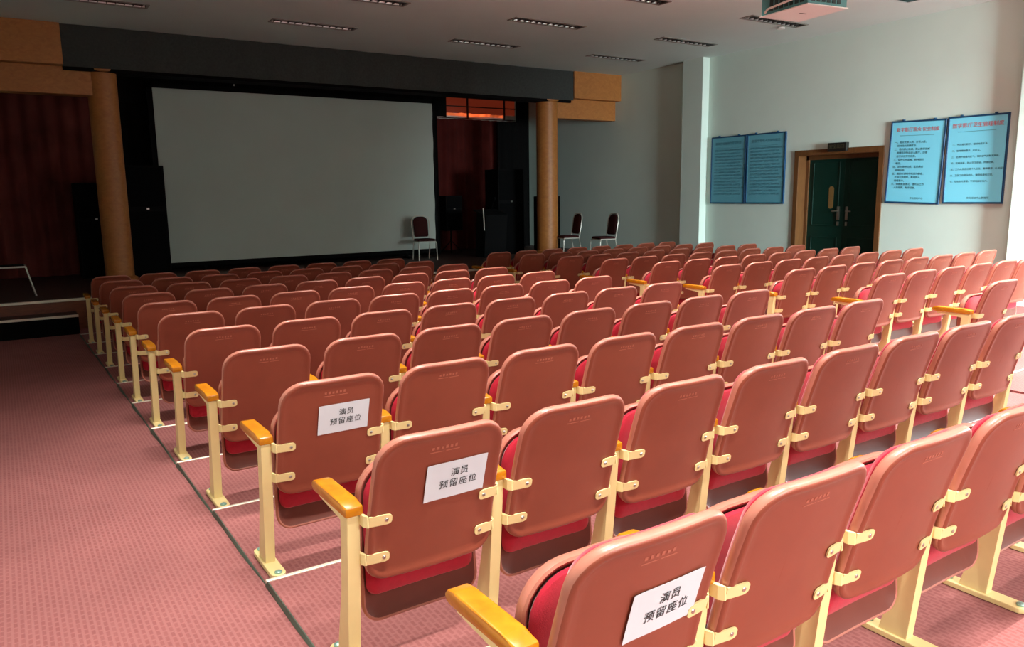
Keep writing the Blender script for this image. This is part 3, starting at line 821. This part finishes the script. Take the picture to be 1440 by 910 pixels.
bodyA = '''一、观众凭票入场，对号入座，
    保持场内安静整洁。
二、场内禁止吸烟，禁止携带易燃
    易爆危险物品进入影厅，违者
    自行承担责任后果。
三、爱护公共设施，损坏照价
    赔偿。
四、请勿随地吐痰，乱扔果皮
    纸屑杂物。
五、观影时请将手机调为静音，
    不得大声喧哗，影响他人
    观看影片。
六、如遇紧急情况，请听从工作
    人员指挥，有序疏散。'''
bodyB = '''一、每日清扫影厅，保持地面干净。
二、座椅摆放整齐，无灰尘。
三、定期开窗通风换气，保持空气清新无异味。
四、定期消毒，防止交叉感染，并做记录。
五、工作人员应注意个人卫生，着装整洁，礼貌服务。
六、卫生工作责任到人，做到检查有记录。
七、垃圾及时清理，不得堆放在场内。'''
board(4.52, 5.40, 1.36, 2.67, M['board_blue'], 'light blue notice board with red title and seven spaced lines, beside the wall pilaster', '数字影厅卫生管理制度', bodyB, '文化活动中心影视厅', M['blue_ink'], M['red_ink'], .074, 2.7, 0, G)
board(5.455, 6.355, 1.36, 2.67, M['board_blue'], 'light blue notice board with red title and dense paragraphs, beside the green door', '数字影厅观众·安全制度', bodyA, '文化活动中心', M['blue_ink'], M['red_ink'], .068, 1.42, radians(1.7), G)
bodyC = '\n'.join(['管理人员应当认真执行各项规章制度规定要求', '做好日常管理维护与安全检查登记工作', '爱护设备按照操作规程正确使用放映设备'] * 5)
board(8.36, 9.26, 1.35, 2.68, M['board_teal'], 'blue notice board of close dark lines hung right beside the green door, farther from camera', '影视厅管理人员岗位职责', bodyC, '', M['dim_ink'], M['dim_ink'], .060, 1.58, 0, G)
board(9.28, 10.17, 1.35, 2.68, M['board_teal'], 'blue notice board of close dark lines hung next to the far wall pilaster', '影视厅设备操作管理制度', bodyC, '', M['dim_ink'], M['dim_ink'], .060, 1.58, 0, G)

# windows behind the camera: frames and mullions in the openings
for i, (a, b) in enumerate(RW):
    wo = empty('window_%d' % (i + 2), ((a + b) / 2, YB - .1, RZ[0])); wo['kind'] = 'structure'
    hw_ = (b - a) / 2; hz = RZ[1] - RZ[0]
    bm = bmesh.new()
    for x in (-hw_ + .03, -hw_ / 3, hw_ / 3, hw_ - .03): box(bm, (x - .03, -.03, 0), (x + .03, .03, hz))
    for z in (.03, hz * .65, hz - .03): box(bm, (-hw_, -.028, z - .03), (hw_, .028, z + .03))
    link_mesh('window_frame', bm, M['win_frame'], wo)
wo = empty('window_5', (XR + .15, (RWY[0] + RWY[1]) / 2, RWY[2])); wo['kind'] = 'structure'
hw_ = (RWY[1] - RWY[0]) / 2; hz = RWY[3] - RWY[2]
bm = bmesh.new()
for y in (-hw_ + .03, -hw_ / 3, hw_ / 3, hw_ - .03): box(bm, (-.03, y - .03, 0), (.03, y + .03, hz))
for z in (.03, hz * .65, hz - .03): box(bm, (-.028, -hw_, z - .03), (.028, hw_, z + .03))
link_mesh('window_frame', bm, M['win_frame'], wo)

# ------------------------------------------------------------------ light: daylight through the windows behind the camera
def area(name, loc, rot, sx, sy, power, col):
    l = bpy.data.lights.new(name, 'AREA'); l.shape = 'RECTANGLE'; l.size = sx; l.size_y = sy; l.energy = power; l.color = col
    o = bpy.data.objects.new(name, l); COL.objects.link(o); o.location = loc; o.rotation_euler = rot
    return o
cool = (0.84, 1.0, 1.02); neutral = (1.0, .97, .92)
def window_light(i, power, col, tilt, spread):
    a, b = RW[i]
    o = area('window_daylight', ((a + b) / 2, YB - .22, (RZ[0] + RZ[1]) / 2), (radians(90 - tilt), 0, 0), b - a, RZ[1] - RZ[0], power, col); o.data.spread = radians(spread); return o
LP = dict(w0=120, w1=20, w2=720, side=270, a3=100, a4=66, a5=36, a6=110, b3=65, b4=42, b5=230, b6=60)
window_light(0, LP['w0'], neutral, 48, 96); window_light(1, LP['w1'], neutral, 48, 96)
window_light(2, LP['w2'], cool, 14, 76).rotation_euler[2] = radians(-27)
o = area('side_window_daylight', (XR + .36, (RWY[0] + RWY[1]) / 2, (RWY[2] + RWY[3]) / 2), (0, radians(90 - 40), 0), RWY[3] - RWY[2], RWY[1] - RWY[0], LP['side'], cool); o.data.spread = radians(110)
# unseen overhead lamps without fittings, added to brighten the near rows and seat rims
for j in (3, 4, 5, 6):
    for i, (xa, xb) in enumerate(FX):
        p = LP[('a' if i < 2 else 'b') + str(j)]
        if p <= 0 or (j == 3 and i in (0, 3)): continue
        o = area('added_overhead_lamp', ((xa + xb) / 2, sum(FY[j]) / 2, ZC - .015), (0, 0, 0), 1.25, .2, p, (1.0, .95, .88)); o.data.spread = radians(74 if j == 3 else 95)

w = bpy.data.worlds.new('world'); scene.world = w; w.use_nodes = True
w.node_tree.nodes['Background'].inputs['Color'].default_value = (.75, .88, 1, 1)
w.node_tree.nodes['Background'].inputs['Strength'].default_value = 1.5

# ------------------------------------------------------------------ camera
cam = bpy.data.cameras.new('camera'); co = bpy.data.objects.new('camera', cam); COL.objects.link(co)
F, YAW, PITCH, ROLL = 1090.18, .5805, .1655, -.0135
f = Vector((sin(YAW) * cos(PITCH), cos(YAW) * cos(PITCH), -sin(PITCH))); r = Vector((cos(YAW), -sin(YAW), 0)); u = r.cross(f)
r2 = cos(ROLL) * r + sin(ROLL) * u; u2 = -sin(ROLL) * r + cos(ROLL) * u
mt = Matrix((r2, u2, -f)).transposed().to_4x4(); mt.translation = Vector((-.8928, -1.1425, 1.5979))
co.matrix_world = mt
cam.sensor_fit = 'HORIZONTAL'; cam.sensor_width = 36; cam.lens = F / 1440 * 36; cam.clip_start = .02; cam.clip_end = 200
scene.camera = co
vs = scene.view_settings
vs.view_transform = 'Standard'; vs.look = 'None'; vs.exposure = 0.0; vs.gamma = 1.0; vs.use_curve_mapping = False
scene.cycles.max_bounces = 8; scene.cycles.diffuse_bounces = 5; scene.cycles.use_denoising = True
